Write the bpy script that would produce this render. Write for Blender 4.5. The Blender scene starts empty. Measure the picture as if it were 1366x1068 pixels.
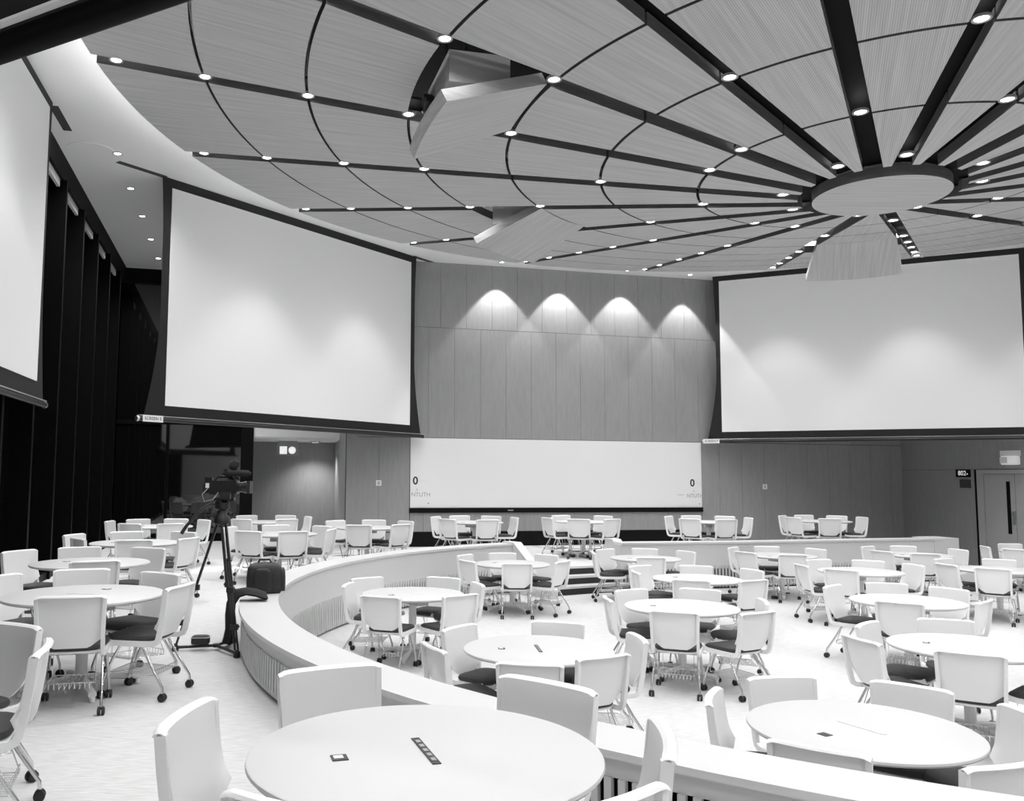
import bpy, math, json, random
from math import sin, cos, pi, radians as rad, hypot
from mathutils import Vector, Matrix
random.seed(4)
sc = bpy.context.scene
COL = sc.collection

# ------------------------------------------------------------------ materials
def mat(name, base, rough=.5, metal=0.0, spec=.5, emit=0.0, nodes=None):
    m = bpy.data.materials.new(name); m.use_nodes = True
    nt = m.node_tree; b = nt.nodes['Principled BSDF']
    b.inputs['Base Color'].default_value = (base, base, base, 1)
    b.inputs['Roughness'].default_value = rough
    b.inputs['Metallic'].default_value = metal
    b.inputs['Specular IOR Level'].default_value = spec
    if emit:
        b.inputs['Emission Color'].default_value = (1, 1, 1, 1)
        b.inputs['Emission Strength'].default_value = emit
    if nodes: nodes(nt, b)
    return m
def streaks(lo, hi, scale, stretch, coord='Object', rot=0.0, bump=0.0, detail=4, lo2=None):
    def f(nt, b):
        N, L = nt.nodes, nt.links
        tc = N.new('ShaderNodeTexCoord'); mp = N.new('ShaderNodeMapping')
        mp.inputs['Scale'].default_value = stretch; mp.inputs['Rotation'].default_value = (0, 0, rot)
        L.new(tc.outputs[coord], mp.inputs['Vector'])
        n = N.new('ShaderNodeTexNoise'); n.inputs['Scale'].default_value = scale; n.inputs['Detail'].default_value = detail
        L.new(mp.outputs[0], n.inputs['Vector'])
        r = N.new('ShaderNodeValToRGB')
        r.color_ramp.elements[0].position = .3; r.color_ramp.elements[1].position = .7
        r.color_ramp.elements[0].color = (lo, lo, lo, 1); r.color_ramp.elements[1].color = (hi, hi, hi, 1)
        L.new(n.outputs['Fac'], r.inputs[0]); L.new(r.outputs[0], b.inputs['Base Color'])
        if bump:
            bp = N.new('ShaderNodeBump'); bp.inputs['Strength'].default_value = bump; bp.inputs['Distance'].default_value = .01
            L.new(n.outputs['Fac'], bp.inputs['Height']); L.new(bp.outputs[0], b.inputs['Normal'])
    return f
def perforated(lo, hi):
    """wood veneer with grain along U and rows of fine perforation grooves"""
    def f(nt, b):
        N, L = nt.nodes, nt.links
        tc = N.new('ShaderNodeTexCoord'); mp = N.new('ShaderNodeMapping'); mp.inputs['Scale'].default_value = (.5, 14, 1)
        L.new(tc.outputs['UV'], mp.inputs['Vector'])
        n = N.new('ShaderNodeTexNoise'); n.inputs['Scale'].default_value = 1.6; n.inputs['Detail'].default_value = 6
        L.new(mp.outputs[0], n.inputs['Vector'])
        r = N.new('ShaderNodeValToRGB'); r.color_ramp.elements[0].position = .32; r.color_ramp.elements[1].position = .68
        r.color_ramp.elements[0].color = (lo, lo, lo, 1); r.color_ramp.elements[1].color = (hi, hi, hi, 1)
        L.new(n.outputs['Fac'], r.inputs[0])
        w = N.new('ShaderNodeTexWave'); w.wave_type = 'BANDS'; w.bands_direction = 'Y'; w.inputs['Scale'].default_value = 16
        L.new(tc.outputs['UV'], w.inputs['Vector'])
        mx = N.new('ShaderNodeMix'); mx.data_type = 'RGBA'; mx.blend_type = 'MULTIPLY'; mx.inputs['Factor'].default_value = .28
        L.new(r.outputs[0], mx.inputs['A']); L.new(w.outputs['Color'], mx.inputs['B'])
        L.new(mx.outputs['Result'], b.inputs['Base Color'])
    return f
PHI = math.atan(.235)
M = dict(
    plastic=mat('white plastic', .86, .38), table=mat('white laminate', .62, .5, spec=.3),
    cushion=mat('charcoal fabric', .04, .75, nodes=streaks(.035, .05, 220, (1, 1, 1))),
    chrome=mat('chrome', .72, .16, 1.0), steel=mat('brushed steel', .55, .32, 1.0),
    rubber=mat('black rubber', .012, .45), black=mat('black matt', .005, .65, spec=.12), edge=mat('dark veneer edge', .11, .6, spec=.2, nodes=streaks(.095, .125, 3, (1, 1, 9))),
    satin=mat('black satin', .012, .35), border=mat('screen border', .012, .7, spec=.3),
    screen=mat('screen fabric', .83, .9, spec=.1), board=mat('whiteboard enamel', .84, .35),
    soffit=mat('white plaster', .90, .9, spec=.2), wood=mat('perforated veneer', .4, .6, spec=.3, nodes=perforated(.47, .60)),
    veneer=mat('veneer edge', .30, .6, nodes=streaks(.26, .36, 3, (1, 1, 9))),
    laminate=mat('grey laminate', .3, .55, spec=.3, nodes=streaks(.285, .32, 5, (4, 4, .5))),
    groove=mat('joint', .05, .8), glass=mat('dark glass', .004, .03, spec=1.0),
    fin=mat('dark mullion', .0025, .5, spec=.08), pale_strip=mat('pale blind', .62, .7),
    carpet=mat('pale carpet', .7, .95, spec=.1, nodes=streaks(.50, .72, 9, (.9, 14, 1), rot=-PHI, bump=.15, detail=8)),
    ringface=mat('pale panel', .62, .5), coping=mat('white coping', .66, .4), slat=mat('pale slat', .60, .5),
    riser=mat('dark riser', .02, .6), grey=mat('mid grey', .34, .5), lamp=mat('lit lamp', 1, .5, emit=14), cove=mat('cove strip', 1, .5, emit=55),
    trim=mat('lamp trim', .75, .4), bag=mat('black nylon', .012, .55, nodes=streaks(.008, .02, 60, (1, 1, 1))),
    paper=mat('paper', .84, .8), ink=mat('ink', .02, .7), fade=mat('pale ink', .5, .7), digit=mat('lit digits', .9, .5, emit=.6),
    signlit=mat('lit sign', .9, .4, emit=.75), door=mat('door laminate', .40, .5), clear=mat('clear plastic', .5, .25),
    white=mat('white metal', .8, .4), glow=mat('lit diffuser', .85, .4, emit=.22), lid=mat('closed lid', .72, .35), cloth=mat('dark cloth', .014, .85),
)

# ------------------------------------------------------------------ mesh builder
class MB:
    def __init__(s): s.v = []; s.f = []; s.uv = None
    def add(s, vs, fs):
        o = len(s.v); s.v += [tuple(map(float, p)) for p in vs]; s.f += [tuple(i + o for i in f) for f in fs]; return s
    def box(s, c, d, rz=0.0, mx=None):
        a, b, h = d[0] / 2, d[1] / 2, d[2] / 2
        P = [(x, y, z) for z in (-h, h) for x, y in ((-a, -b), (a, -b), (a, b), (-a, b))]
        q = []
        for x, y, z in P:
            if mx is not None:
                w = mx @ Vector((x, y, z)); q.append((w.x + c[0], w.y + c[1], w.z + c[2]))
            else: q.append((x * cos(rz) - y * sin(rz) + c[0], x * sin(rz) + y * cos(rz) + c[1], z + c[2]))
        return s.add(q, [(3, 2, 1, 0), (4, 5, 6, 7), (0, 1, 5, 4), (1, 2, 6, 5), (2, 3, 7, 6), (3, 0, 4, 7)])
    def tube(s, pts, r, n=8, flat=None, cap=True):
        """swept tube; flat=(w,h) gives a rounded rectangle section (w along the side vector)"""
        pts = [Vector(p) for p in pts]; m = len(pts); vs = []; up = None
        rr = r if isinstance(r, (list, tuple)) else [r] * m
        for i, p in enumerate(pts):
            t = (pts[min(i + 1, m - 1)] - pts[max(i - 1, 0)]).normalized()
            if up is None:
                up = Vector((0, 0, 1)) if abs(t.z) < .9 else Vector((0, 1, 0))
            a = t.cross(up)
            if a.length < 1e-5: a = t.cross(Vector((1, 0, 0)))
            a.normalize(); b = a.cross(t).normalized(); up = b
            for k in range(n):
                th = 2 * pi * k / n + pi / n
                if flat:
                    x = max(-1, min(1, 1.35 * cos(th))) * flat[0] / 2; y = max(-1, min(1, 1.35 * sin(th))) * flat[1] / 2
                else: x, y = rr[i] * cos(th), rr[i] * sin(th)
                vs.append(p + a * x + b * y)
        fs = [(i * n + k, i * n + (k + 1) % n, (i + 1) * n + (k + 1) % n, (i + 1) * n + k) for i in range(m - 1) for k in range(n)]
        if cap: fs += [tuple(range(n))[::-1], tuple((m - 1) * n + k for k in range(n))]
        return s.add(vs, fs)
    def lathe(s, prof, c=(0, 0, 0), n=32, mx=None, sx=1, sy=1):
        vs = []; m = len(prof)
        for r, z in prof:
            for k in range(n):
                w = Vector((r * cos(2 * pi * k / n) * sx, r * sin(2 * pi * k / n) * sy, z))
                if mx is not None: w = mx @ w
                vs.append((w.x + c[0], w.y + c[1], w.z + c[2]))
        fs = [(i * n + k, i * n + (k + 1) % n, (i + 1) * n + (k + 1) % n, (i + 1) * n + k) for i in range(m - 1) for k in range(n)]
        fs += [tuple(range(n))[::-1], tuple((m - 1) * n + k for k in range(n))]
        return s.add(vs, fs)
    def prism(s, poly, z0, z1):
        n = len(poly)
        vs = [(x, y, z0) for x, y in poly] + [(x, y, z1) for x, y in poly]
        return s.add(vs, [tuple(range(n))[::-1], tuple(range(n, 2 * n))] + [(k, (k + 1) % n, n + (k + 1) % n, n + k) for k in range(n)])
    def slab(s, p0, u, t0, t1, z0, z1, th, off=0.0):
        """vertical slab on a plan line p0+u*t, thickness th behind (left normal), front shifted by off toward the room"""
        nx, ny = -u[1], u[0]
        q = lambda t, d: (p0[0] + u[0] * t + nx * d, p0[1] + u[1] * t + ny * d)
        return s.prism([q(t0, -off), q(t1, -off), q(t1, th - off), q(t0, th - off)], z0, z1)
    def build(s, name, m, parent=None, smooth=False, side=None, **kw):
        me = bpy.data.meshes.new(name); me.from_pydata(s.v, [], s.f); me.update()
        if s.uv:
            L = me.uv_layers.new(name='UVMap')
            for lp in me.loops: L.data[lp.index].uv = s.uv[lp.vertex_index]
        me.materials.append(M[m] if isinstance(m, str) else m)
        if side:
            me.materials.append(M[side])
            for pl in me.polygons:
                if abs(pl.normal.z) < .5: pl.material_index = 1
        if smooth:
            me.polygons.foreach_set('use_smooth', [True] * len(me.polygons))
            try: me.set_sharp_from_angle(angle=rad(40))
            except Exception: pass
        o = bpy.data.objects.new(name, me); COL.objects.link(o)
        if parent is not None: o.parent = parent
        for k, v in kw.items(): o[k] = v
        return o
def thing(name, label, cat, loc=(0, 0, 0), rz=0.0, group=None):
    o = bpy.data.objects.new(name, None); COL.objects.link(o); o.empty_display_size = .1
    o.location = loc; o.rotation_euler = (0, 0, rz); o['label'] = label; o['category'] = cat
    if group: o['group'] = group
    return o
def struct(o, label=None):
    o['kind'] = 'structure'
    if label: o['label'] = label
    return o
def copy_tree(o, parent=None):
    c = o.copy(); COL.objects.link(c); c.parent = parent
    for ch in o.children:
        if ch.type != 'LIGHT': copy_tree(ch, c)
    return c
def text_mesh(txt, size, m, name, parent, mx, bold=0.0):
    cu = bpy.data.curves.new(name, 'FONT'); cu.body = txt; cu.size = size; cu.align_x = 'CENTER'; cu.align_y = 'CENTER'; cu.extrude = .001; cu.offset = bold
    t = bpy.data.objects.new(name + '_source', cu); COL.objects.link(t)
    dg = bpy.context.evaluated_depsgraph_get(); me = bpy.data.meshes.new_from_object(t.evaluated_get(dg))
    bpy.data.objects.remove(t); me.materials.clear(); me.materials.append(M[m])
    o = bpy.data.objects.new(name, me); COL.objects.link(o); o.parent = parent; o.matrix_local = mx
    return o
def facing(p, u, z, off=0.0):
    """matrix for lettering on the vertical plane along u, readable from the room side (-n)"""
    n = Vector((u[1], -u[0], 0))
    X = Vector((u[0], u[1], 0)); Z = Vector((0, 0, 1))
    m = Matrix((X, Z, n)).transposed().to_4x4(); m.translation = Vector((p[0], p[1], z)) + n * off
    return m

# ------------------------------------------------------------------ measured frame of the place (metres; z=0 is the upper floor)
CH = 1.685; PIT = -.444; ZS = 7.0
RC = (5.695, 10.065); RIN, ROUT = 7.40, 7.74; RH = .45
K = .1526; SC = 3.378; CC = (1.6079 * SC, 3.0431 * SC); ZC = CH + SC; A0 = 3.21374
RR = [x * SC for x in (2.7328, 2.4293, 2.0739, 1.7205, 1.3571, 1.0009, .6362, .3312)]
REDGE = 9.49
def un(d): l = hypot(*d); return (d[0] / l, d[1] / l)
def pt(p0, u, t, off=0.0): return (p0[0] + u[0] * t + u[1] * off, p0[1] + u[1] * t - u[0] * off)   # off = toward the room
W0, WU = (2.2, 21.48), un((1, .235))
G0, GU = (-6.067, 12.998), un((-.2219, .9751))
J0, JU = (-8.05, 21.72), un((1, .235))
C0 = (12.981, 24.014); RU = un((.229, -.973))

# camera
cam = bpy.data.cameras.new('camera'); co = bpy.data.objects.new('camera', cam); COL.objects.link(co)
Rv = Vector((.999978752, -.00057062, .00649391)); Uv = Vector((-.00651894, -.08753098, .99614047)); Fv = Vector((0, .99616163, .08753284))
m = Matrix((Rv, Uv, -Fv)).transposed().to_4x4(); m.translation = Vector((0, 0, CH)); co.matrix_world = m
cam.sensor_width = 36; cam.lens = 1143.25 / 1366 * 36; cam.shift_x = (683 - 583.805) / 1366; cam.shift_y = (535.24 - 534) / 1366
cam.clip_start = .05; cam.clip_end = 200
sc.camera = co

# ------------------------------------------------------------------ floors
mb = MB()
mb.prism([(-12, -9), (24, -9), (24, 28), (-12, 28)], PIT - .1, PIT)
fl = struct(mb.build('floor', 'carpet'))
A_L, A_R = 124.0, 107.5          # stair opening between these ring angles
SEG = [(3.54, 16.53), (6.16, 17.06), (8.59, 17.795), (11.13, 18.48)]
mb = MB()
edge = []
STR = 7.17
for i in range(0, 89):
    a = rad(A_L + (302 - A_L) * i / 88); edge.append(((RC[0] + (RIN + .17) * cos(a), RC[1] + (RIN + .17) * sin(a)), (RC[0] + 26 * cos(a), RC[1] + 26 * sin(a))))
nW = (-WU[1], WU[0])
segE = [((p[0] + nW[0] * .17, p[1] + nW[1] * .17), (p[0] + nW[0] * 9, p[1] + nW[1] * 9)) for p in SEG][::-1]
st = []
for a in (A_R + .0, (A_R + A_L) / 2, A_L):
    a = rad(a); st.append(((RC[0] + STR * cos(a), RC[1] + STR * sin(a)), (RC[0] + 26 * cos(a), RC[1] + 26 * sin(a))))
chain = segE + st + edge
vs = [(p[0], p[1], 0) for e in chain for p in e]
mb.add(vs, [(2 * i, 2 * i + 1, 2 * i + 3, 2 * i + 2) for i in range(len(chain) - 1)])
a = rad(302); e0 = edge[-1][0]
mb.add([(e0[0], e0[1], 0), (edge[-1][1][0], edge[-1][1][1], 0), (22, -9, 0), (22, 7, 0)], [(0, 1, 2, 3)])
up = struct(mb.build('floor_upper', 'carpet'))
# riser faces where the upper floor ends on the far right
mb = MB(); p = SEG[-1]; q = segE[0][1]
mb.add([(p[0], p[1], PIT), (q[0], q[1], PIT), (q[0], q[1], 0), (p[0], p[1], 0)], [(0, 1, 2, 3)])
struct(mb.build('trim_step_edge', 'ringface'))

# ------------------------------------------------------------------ low curved pit wall
def arc_pts(c, R, a0, a1, n): return [(c[0] + R * cos(rad(a0 + (a1 - a0) * i / n)), c[1] + R * sin(rad(a0 + (a1 - a0) * i / n))) for i in range(n + 1)]
def ribbon(mb, A, B, za, zb):
    """solid between two plan polylines A (inner) and B (outer) from za to zb"""
    n = len(A); vs = [(x, y, z) for z in (za, zb) for L in (A, B) for x, y in L]
    f = []
    for i in range(n - 1):
        f += [(i, i + 1, n + i + 1, n + i), (2 * n + i, 3 * n + i, 3 * n + i + 1, 2 * n + i + 1), (i, 2 * n + i, 2 * n + i + 1, i + 1), (n + i, n + i + 1, 3 * n + i + 1, 3 * n + i)]
    f += [(0, n, 3 * n, 2 * n), (n - 1, 3 * n - 1, 4 * n - 1, 2 * n - 1)]
    return mb.add(vs, f)
def along(poly, step):
    out = []; acc = 0
    for (x0, y0), (x1, y1) in zip(poly, poly[1:]):
        L = hypot(x1 - x0, y1 - y0); t = -acc if acc else 0
        t = (step - acc) if acc else 0
        while t < L: out.append((x0 + (x1 - x0) * t / L, y0 + (y1 - y0) * t / L, math.atan2(y1 - y0, x1 - x0))); t += step
        acc = (acc + L) % step
    return out
def pit_wall(name, inner, outer, mid_in, mid_out, label):
    root = bpy.data.objects.new(name, None); COL.objects.link(root); struct(root, label)
    b = MB(); ribbon(b, inner, outer, RH - .035, RH); b.build('coping', 'coping', root)
    b = MB(); ribbon(b, mid_in[0], mid_in[1], -.06, RH - .035); ribbon(b, mid_out[0], mid_out[1], RH - .13, RH - .035)
    ribbon(b, mid_in[0], mid_in[1], PIT + .05, PIT + .09); ribbon(b, mid_out[0], mid_out[1], .035, .075)
    b.build('fascia', 'ringface', root)
    b = MB(); ribbon(b, mid_in[1], mid_out[0], PIT, RH - .036); b.build('core', 'black', root)
    b = MB()
    for x, y, a in along(mid_in[0], .07): b.box((x, y, (PIT + .09 - .06) / 2), (.036, .03, .06 + abs(PIT) - .09), a)
    for x, y, a in along(mid_out[1], .07): b.box((x, y, (RH - .13 + .075) / 2), (.036, .03, RH - .205), a)
    b.build('slat_screen', 'slat', root)
    b = MB()
    for i, j in ((0, 1), (-1, -2)):
        p, q = mid_in[0][i], mid_out[1][i]; d = un((q[0] - p[0], q[1] - p[1])); e = un((p[0] - mid_in[0][j][0], p[1] - mid_in[0][j][1]))
        w = hypot(q[0] - p[0], q[1] - p[1]); b.box(((p[0] + q[0]) / 2 + e[0] * .01, (p[1] + q[1]) / 2 + e[1] * .01, (PIT + RH - .036) / 2), (w, .03, RH - .036 - PIT), math.atan2(d[1], d[0]))
    b.build('end_panel', 'ringface', root)
    return root
def ringset(a0, a1, n):
    g = lambda R: arc_pts(RC, R, a0, a1, n)
    return g(RIN), g(ROUT + .04), (g(RIN + .02), g(RIN + .07)), (g(ROUT - .05), g(ROUT))
pit_wall('wall_pit_left', *ringset(A_L, 302, 150), 'low white curved wall with slatted panels around the sunken floor')
def off_poly(P, d): return [(x + nW[0] * d, y + nW[1] * d) for x, y in P]
pit_wall('wall_pit_back', SEG, off_poly(SEG, .36), (off_poly(SEG, .02), off_poly(SEG, .07)), (off_poly(SEG, .27), off_poly(SEG, .32)), 'low white wall with slatted base below the back tables')
for a in ():
    p, q = (RC[0] + (RIN - .005) * cos(rad(a)), RC[1] + (RIN - .005) * sin(rad(a))), (RC[0] + (ROUT + .045) * cos(rad(a)), RC[1] + (ROUT + .045) * sin(rad(a)))
b = MB(); e = SEG[-1]; b.box((e[0] - .3 * WU[0] + nW[0] * .30, e[1] - .3 * WU[1] + nW[1] * .30, (RH + PIT) / 2), (.62, .62, RH - PIT + .006), PHI)
struct(b.build('wall_pit_end', 'ringface'))
# sloping cheek walls beside the steps and the ring's end face
for nm, a, s in (('wall_stair_left', A_L, 1), ('wall_stair_right', A_R, -1)):
    ca, sa = cos(rad(a)), sin(rad(a)); tx, ty = -sa * s, ca * s
    b = MB()
    prof = [(RIN + .30, RH), (RIN - .02, RH), (RIN - 1.05, PIT + .12), (RIN - 1.05, PIT), (RIN + .30, PIT)]
    vs = []
    for w in (0.0, .17):
        for r, z in prof: vs.append((RC[0] + r * ca + tx * w, RC[1] + r * sa + ty * w, z))
    n = 5; b.add(vs, [tuple(range(n)), tuple(range(n, 2 * n))[::-1]] + [(k, n + k, n + (k + 1) % n, (k + 1) % n) for k in range(n)])
    struct(b.build(nm, 'ringface'))
    b = MB(); vs = []
    for dz in (.002, .03):
        for r, z in prof[:3]:
            for w in (-.01, .18): vs.append((RC[0] + r * ca + tx * w, RC[1] + r * sa + ty * w, z + dz))
    b.add(vs, [(0, 1, 3, 2), (2, 3, 5, 4), (6, 8, 9, 7), (8, 10, 11, 9), (0, 2, 8, 6), (2, 4, 10, 8), (1, 7, 9, 3), (3, 9, 11, 5), (0, 6, 7, 1), (4, 5, 11, 10)])
    struct(b.build('trim_stair', 'coping'))
stairs = bpy.data.objects.new('floor_steps', None); COL.objects.link(stairs); struct(stairs, 'three steps with dark risers down into the sunken floor')
def sector(b, r0, r1, z0, z1):
    A = arc_pts(RC, r0, A_R, A_L, 10); B = arc_pts(RC, r1, A_R, A_L, 10); ribbon(b, A, B, z0, z1)
for i, r in enumerate((STR, STR - .26, STR - .52)):
    zt = PIT / 3 * i
    b = MB(); sector(b, r - .01, r + .26, zt + PIT / 3, zt - .036); b.build('riser', 'riser', stairs)
    b = MB(); sector(b, r - .02, r + .25, zt - .036, zt + .002); b.build('tread', 'coping', stairs)

# ------------------------------------------------------------------ walls
def panel_wall(name, p0, u, t0, t1, rows, m='laminate', th=.2, z0=PIT, z1=ZS, label=None):
    root = struct(MB().slab(p0, u, t0, t1, z0, z1, th, -.014).build(name, 'groove'), label)
    b = MB()
    for za, zb, ts in rows:
        for a, c in zip(ts, ts[1:]): b.slab(p0, u, a + .003, c - .003, za + .004, zb - .004, .02, 0)
    b.build('cladding', m, root); return root
def ticks(a, c, w, ph=0.0):
    k = [a]; t = a + ((ph - a) % w)
    while t < c - .05:
        if t > a + .05: k.append(t)
        t += w
    return k + [c]
panel_wall('wall_back', W0, WU, -4.48, 11.1, [(PIT, .345, [-4.48, -2.93]), (.36, .82, ticks(-2.93, 4.86, 1.3)), (.36, 2.63, ticks(-4.48, -2.94, .77, -3.7)),
    (PIT, 2.63, ticks(4.87, 11.1, .665, 6.73)), (2.635, 5.36, ticks(-4.48, 11.1, .665, -.5)), (5.36, ZS, ticks(-4.48, 11.1, .665, -.2))], label='tall grey panelled back wall')
struct(MB().slab(W0, WU, -2.93, 4.86, 0, .35, .03, .004).build('baseboard_back', 'black'))
# return of the back wall beside the corridor
p, q = pt(W0, WU, -4.48), (-2.62, 23.0)
uu = un((q[0] - p[0], q[1] - p[1])); Lr = hypot(q[0] - p[0], q[1] - p[1])
struct(MB().slab(p, (-uu[0], -uu[1]), -Lr - 2.2, 0, 0, ZS, .25, 0).build('wall_return', 'laminate'))
# right wall with its door
panel_wall('wall_right', C0, RU, 0, 27, [(1.955, ZS, ticks(0, 27, 3.1)), (PIT, 1.955, [0, 2.42]), (PIT, 1.955, ticks(4.6, 27, 1.4))], label='grey wall with the double door')
# left window wall : deep dark mullions and glass
GT0, GT1 = -20.7, 8.943
wl = struct(MB().slab(G0, GU, GT0, GT1, -.02, ZS, .12, -.25).build('window_1', 'glass'), 'tall dark window wall with black mullions')
for i in range(18):
    t = 1.08 + 1.64 * (i - 13)
    if t > GT1 - .3: break
    b = MB(); b.slab(G0, GU, t - .05, t + .05, 0, 6.6, .31, .055); b.build('mullion', 'fin', wl)
    if -6 < t < 7.5:
        b = MB(); b.slab(G0, GU, t + .09, t + 1.55, 6.47, 6.60, .05, -.05); b.build('head_strip', 'pale_strip', wl)  # narrow pale strip set between the mullions below the head rail
MB().slab(G0, GU, GT0, GT1, 6.6, ZS, .26, 0.01).build('head_rail', 'black', wl)
MB().slab(G0, GU, GT0, GT1, 0, .12, .26, .02).build('sill_rail', 'fin', wl)
# glazed screen facing the room beside the corridor
w2 = struct(MB().slab(J0, JU, -.1, 3.0, .2, ZS, .03, -.06).build('window_2', 'glass'), 'dark reflecting glass beside the corridor')
MB().slab(J0, JU, -.1, 3.35, 0, .2, .16, 0).build('sill_rail', 'fin', w2)
MB().slab(J0, JU, -.1, 3.35, 6.62, ZS, .16, .02).build('head_rail', 'black', w2)
MB().slab(J0, JU, 3.0, 3.32, .2, 6.62, .16, .02).build('frame', 'black', w2)
MB().slab(J0, JU, 1.12, 1.2, .2, 6.62, .1, -.02).build('mullion', 'fin', w2)
MB().slab(J0, JU, -.1, 3.0, 2.98, 3.08, .1, -.02).build('transom', 'fin', w2)
# corridor
struct(MB().slab(J0, JU, 3.32, 5.8, 2.70, ZS, .12, 0).build('wall_header', 'soffit'))
cb = pt(J0, JU, 0, -2.1)
struct(MB().slab(cb, JU, 1.0, 6.4, 0, 2.8, .1, 0).build('wall_corridor', 'laminate'))
b = MB(); a1, a2, a3, a4 = pt(J0, JU, 1.0, -.1), pt(J0, JU, 6.4, -.1), pt(J0, JU, 6.4, -2.3), pt(J0, JU, 1.0, -2.3)
b.prism([a1, a2, a3, a4], 2.655, 2.70); struct(b.build('ceiling_corridor', 'soffit'))
p, q = pt(J0, JU, 3.12, -.16), pt(J0, JU, 3.12, -2.1)
b = MB(); b.slab(p, un((q[0] - p[0], q[1] - p[1])), 0, 1.95, 0, 2.66, .15, 0); struct(b.build('wall_corridor_left', 'black'))
# back wall behind the camera
bk = pt(C0, RU, 27); gk = pt(G0, GU, GT0)
ub = un((gk[0] - bk[0], gk[1] - bk[1])); Lb = hypot(gk[0] - bk[0], gk[1] - bk[1])
struct(MB().slab(bk, ub, -.5, Lb + .5, PIT, ZS, -.2, 0).build('wall_front', 'soffit'))

# ------------------------------------------------------------------ soffit (ring ceiling) clipped to the room
room = [bk, C0, pt(W0, WU, -4.48), pt(J0, JU, 5.8), pt(J0, JU, -.1), gk]
def hit(c, a, poly):
    best = None; d = (cos(a), sin(a))
    for i in range(len(poly)):
        p, q = poly[i], poly[(i + 1) % len(poly)]; e = (q[0] - p[0], q[1] - p[1]); den = d[0] * e[1] - d[1] * e[0]
        if abs(den) < 1e-9: continue
        t = ((p[0] - c[0]) * e[1] - (p[1] - c[1]) * e[0]) / den; s = ((p[0] - c[0]) * d[1] - (p[1] - c[1]) * d[0]) / den
        if t > 0 and -1e-6 <= s <= 1 + 1e-6: best = max(best or 0, t)
    return (best or 20) + .02
angs = sorted({round(2 * pi * i / 180, 6) for i in range(180)} | {round(math.atan2(p[1] - CC[1], p[0] - CC[0]) % (2 * pi), 6) for p in room})
b = MB(); vs = []
RS = 9.05
for a in angs:
    h = hit(CC, a, room)
    for z in (ZS, ZS + .3): vs += [(CC[0] + RS * cos(a), CC[1] + RS * sin(a), z), (CC[0] + max(h, RS + .01) * cos(a), CC[1] + max(h, RS + .01) * sin(a), z)]
n = len(angs); f = []
for i in range(n):
    j = (i + 1) % n; f += [(4 * i, 4 * i + 1, 4 * j + 1, 4 * j), (4 * i + 2, 4 * j + 2, 4 * j + 3, 4 * i + 3), (4 * i, 4 * j, 4 * j + 2, 4 * i + 2), (4 * i + 1, 4 * i + 3, 4 * j + 3, 4 * j + 1)]
b.add(vs, f); struct(b.build('ceiling_soffit', 'soffit'), 'flat white ring of ceiling around the veneered panels')

# ------------------------------------------------------------------ radial ceiling
ceil = struct(MB().lathe([(9.3, ZS + .32), (9.3, ZS + .4)], (CC[0], CC[1], 0), 64).build('ceiling', 'black'), 'radial veneered ceiling panels around a round centre disc')
def zc(r): return ZC + K * r
DA = rad(18); HW = .105; GV = .018; PT = .13
BND = [.94] + RR[6:0:-1] + [REDGE]        # ring joints, centre outwards
HATCH = {(-1, 3), (2, 3), (6, 3)}
def wedge_piece(b, k, r0, r1, nseg=10, hinge=None, dz=0.0, ang=0.0):
    """one veneer panel between slots k and k+1; returns nothing, adds UVs"""
    aL, aR = A0 - k * DA, A0 - (k + 1) * DA; am = (aL + aR) / 2
    def P(r, s):
        l, q = aL - math.asin(HW / r), aR + math.asin(HW / r); a = l + (q - l) * s
        return (CC[0] + r * cos(a), CC[1] + r * sin(a))
    nr = max(1, int((r1 - r0) / .5)); rows = [r0 + (r1 - r0) * i / nr for i in range(nr + 1)]; m = nseg + 1
    vs = []; uv = []
    hx, hr = cos(am), sin(am)
    for top in (0, 1):
        for r in rows:
            for s in range(m):
                x, y = P(r, s / nseg); z = zc(r) + (PT if top else 0)
                dx, dy = x - CC[0], y - CC[1]
                u_ = dx * cos(am) + dy * sin(am); v_ = -dx * sin(am) + dy * cos(am)
                if ang:
                    ru = r0 * cos(math.asin(min(1, 0))) ; d = u_ - hinge; h = z - zc(hinge)
                    u2 = hinge + d * cos(ang) + h * sin(ang); z = zc(hinge) - d * sin(ang) + h * cos(ang) + dz
                    x, y = CC[0] + u2 * cos(am) - v_ * sin(am), CC[1] + u2 * sin(am) + v_ * cos(am)
                vs.append((x, y, z)); uv.append((u_ + k * 3.7, v_ + k * 1.3))
    N1 = len(rows) * m; f = []
    for i in range(len(rows) - 1):
        for s in range(nseg):
            a = i * m + s; f += [(a, a + 1, a + m + 1, a + m), (N1 + a, N1 + a + m, N1 + a + m + 1, N1 + a + 1)]
    for i in range(len(rows) - 1):
        a = i * m; f.append((a, a + m, N1 + a + m, N1 + a)); a += nseg; f.append((a, N1 + a, N1 + a + m, a + m))
    for s in range(nseg):
        f.append((s, N1 + s, N1 + s + 1, s + 1)); a = (len(rows) - 1) * m + s; f.append((a, a + 1, N1 + a + 1, N1 + a))
    b.add(vs, f); b.uv = (b.uv or []) + uv
for k in range(20):
    b = MB()
    for j in range(7):
        if (k if k < 19 else -1, j) in HATCH: continue
        wedge_piece(b, k, BND[j] + (GV if j else 0), BND[j + 1] - (GV if j < 6 else 0))
    b.build('ceiling_panel', 'wood', ceil, side='edge')
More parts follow.
